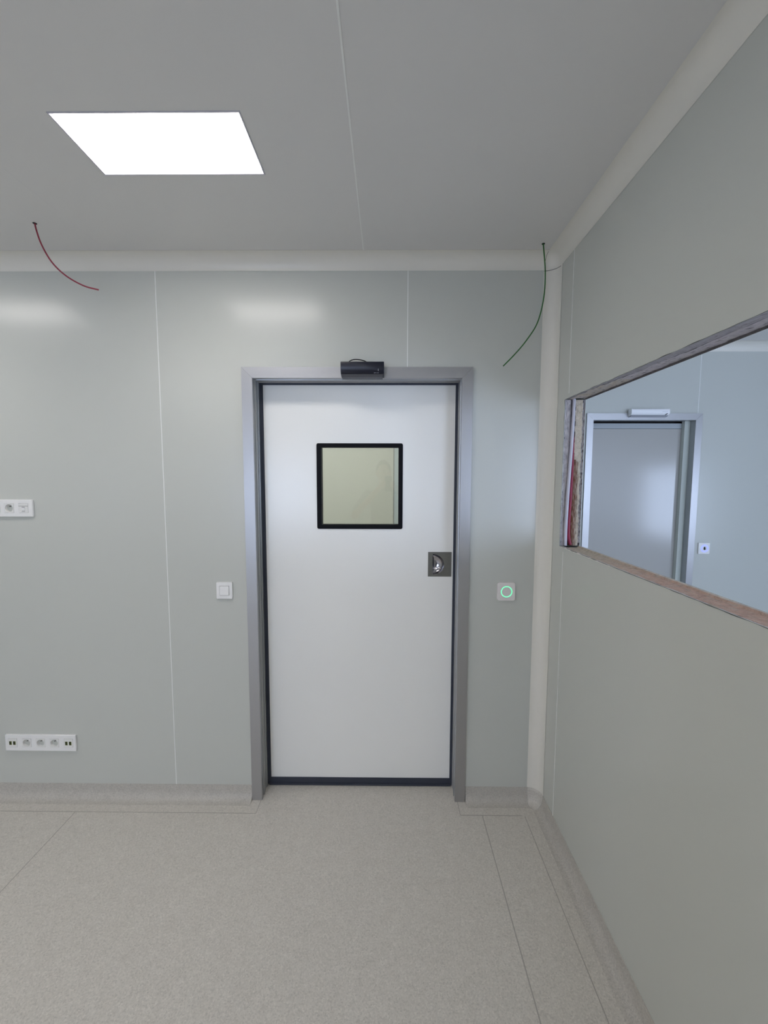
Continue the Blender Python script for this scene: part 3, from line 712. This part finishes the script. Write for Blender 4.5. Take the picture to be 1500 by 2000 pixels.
pe = empty('person', (-.02, PY, 0), 'person holding up a phone, faintly mirrored in the door window', 'person')
pb = B(); hc = Vector((-.045, PY + .03, 1.700))
ellipsoid(pb, hc, .075, .095, .112); ellipsoid(pb, hc + Vector((0, .03, -.065)), .052, .058, .052)
capsule(pb, hc + Vector((0, .092, .012)), hc + Vector((0, .112, -.022)), .009, .014, 10)       # nose
capsule(pb, hc + Vector((-.02, .088, -.058)), hc + Vector((.02, .088, -.058)), .007, .007, 8)  # lips
for s in (-1, 1): ellipsoid(pb, hc + Vector((s * .076, 0, -.005)), .012, .022, .032)
capsule(pb, (-.04, PY - .01, 1.50), hc + Vector((0, -.01, -.05)), .058, .052)
for s, sh, el, ha in ((-1, (-.215, PY, 1.455), (-.355, PY + .10, 1.235), (-.075, -2.075, 1.545)), (1, (.165, PY, 1.455), (.285, PY + .10, 1.225), (.085, -2.075, 1.535))):
    capsule(pb, sh, el, .050, .040); capsule(pb, el, ha, .040, .027)
    hv = Vector(ha); tgt = Vector((s * .040 + .008, -2.015, 1.575))
    capsule(pb, hv, hv.lerp(tgt, .75), .028, .030, 12)
    for k in range(4):       # four fingers wrapped behind the phone
        base = hv.lerp(tgt, .8) + Vector((s * .006, .012, .030 - .020 * k)); ln = (.9, 1., .95, .75)[k]
        p1_ = base + Vector((s * .008, .022 * ln, .004)); p2_ = p1_ + Vector((-s * .020 * ln, .014, 0)); p3_ = p2_ + Vector((-s * .018 * ln, .002, -.001))
        capsule(pb, base, p1_, .0095, .009, 8); capsule(pb, p1_, p2_, .009, .0083, 8); capsule(pb, p2_, p3_, .0083, .0072, 8)
    tb = hv.lerp(tgt, .55) + Vector((-s * .012, -.012, .012)); t1_ = tb + Vector((-s * .012, .006, .030)); capsule(pb, tb, t1_, .012, .0105, 8); capsule(pb, t1_, t1_ + Vector((-s * .006, .012, .022)), .0105, .009, 8)
capsule(pb, (-.02, PY - .01, 1.40), (-.02, PY - .01, 1.02), .13, .13, sy=.75)
for s in (-1, 1):
    hp, kn, an_ = Vector((-.02 + s * .09, PY, .93)), Vector((-.02 + s * .10, PY + .02, .50)), Vector((-.02 + s * .11, PY - .02, .09))
    capsule(pb, hp, kn, .082, .056); capsule(pb, kn, an_, .054, .036)
bod = obj('body', pb, MSKIN, pe, world=True); fuse(bod, .0055)
bm = B(); capsule(bm, (-.16, PY - .01, 1.42), (.12, PY - .01, 1.42), .085, .085, sy=.9); capsule(bm, (-.02, PY - .01, 1.38), (-.02, PY - .01, .98), .165, .155, 20, sy=.75)
for s, sh, el in ((-1, (-.215, PY, 1.445), (-.325, PY + .075, 1.29)), (1, (.165, PY, 1.445), (.255, PY + .075, 1.28))): capsule(bm, sh, el, .062, .056)
fuse(obj('shirt', bm, MSHIRT, pe, world=True), .012)
bm = B(); capsule(bm, (-.02, PY - .01, .98), (-.02, PY - .01, .93), .158, .15, 20, sy=.8)
for s in (-1, 1):
    hp, kn, an_ = Vector((-.02 + s * .09, PY, .92)), Vector((-.02 + s * .10, PY + .02, .50)), Vector((-.02 + s * .11, PY - .02, .12))
    capsule(bm, hp, kn, .095, .070); capsule(bm, kn, an_, .070, .055)
fuse(obj('trousers', bm, MTROUS, pe, world=True), .012)
for s in (-1, 1):
    bm = B(); capsule(bm, (-.02 + s * .11, PY - .04, .045), (-.02 + s * .12, PY + .14, .036), .045, .036)
    for v in bm.verts: v.co.z = max(v.co.z, .002)
    obj('shoe', bm, MPHONE, pe, world=True, smooth=True)
bm = B(); ellipsoid(bm, hc + Vector((0, -.012, .022)), .082, .098, .108)
for v in list(bm.verts):
    if v.co.y > hc.y + .055 and v.co.z < hc.z + .075: v.co.y = hc.y + .055
bmesh.ops.delete(bm, geom=[v for v in bm.verts if v.co.z < hc.z - .03 and v.co.y > hc.y - .02], context='VERTS')
obj('hair', bm, MHAIR, pe, world=True, smooth=True)
for s in (-1, 1):
    bm = B(); ellipsoid(bm, hc + Vector((s * .030, .082, .010)), .012, .010, .009); obj('eye', bm, MWHITE, pe, world=True, smooth=True)
    bm = B(); ellipsoid(bm, hc + Vector((s * .030, .0905, .010)), .0055, .003, .0055); obj('iris', bm, MHAIR, pe, world=True, smooth=True)
ph = empty('mobile_phone', (.008, -1.998, 1.50), 'dark phone held upright by the mirrored person', 'phone')
bm = B(); o = rrect(-.036, .036, 0, .158, .009)
a = [bm.verts.new((x, 0, z)) for x, z in o]; b = [bm.verts.new((x, .008, z)) for x, z in o]; bm.faces.new(a); bm.faces.new(b[::-1])
for k in range(len(o)): bm.faces.new([a[k], a[(k + 1) % len(o)], b[(k + 1) % len(o)], b[k]])
obj('phone_body', bm, MPHONE, ph, bevel=.001)
bm = B(); box(bm, -.0335, .0335, -.0006, -.0001, .004, .154); obj('screen', bm, MBLK, ph)
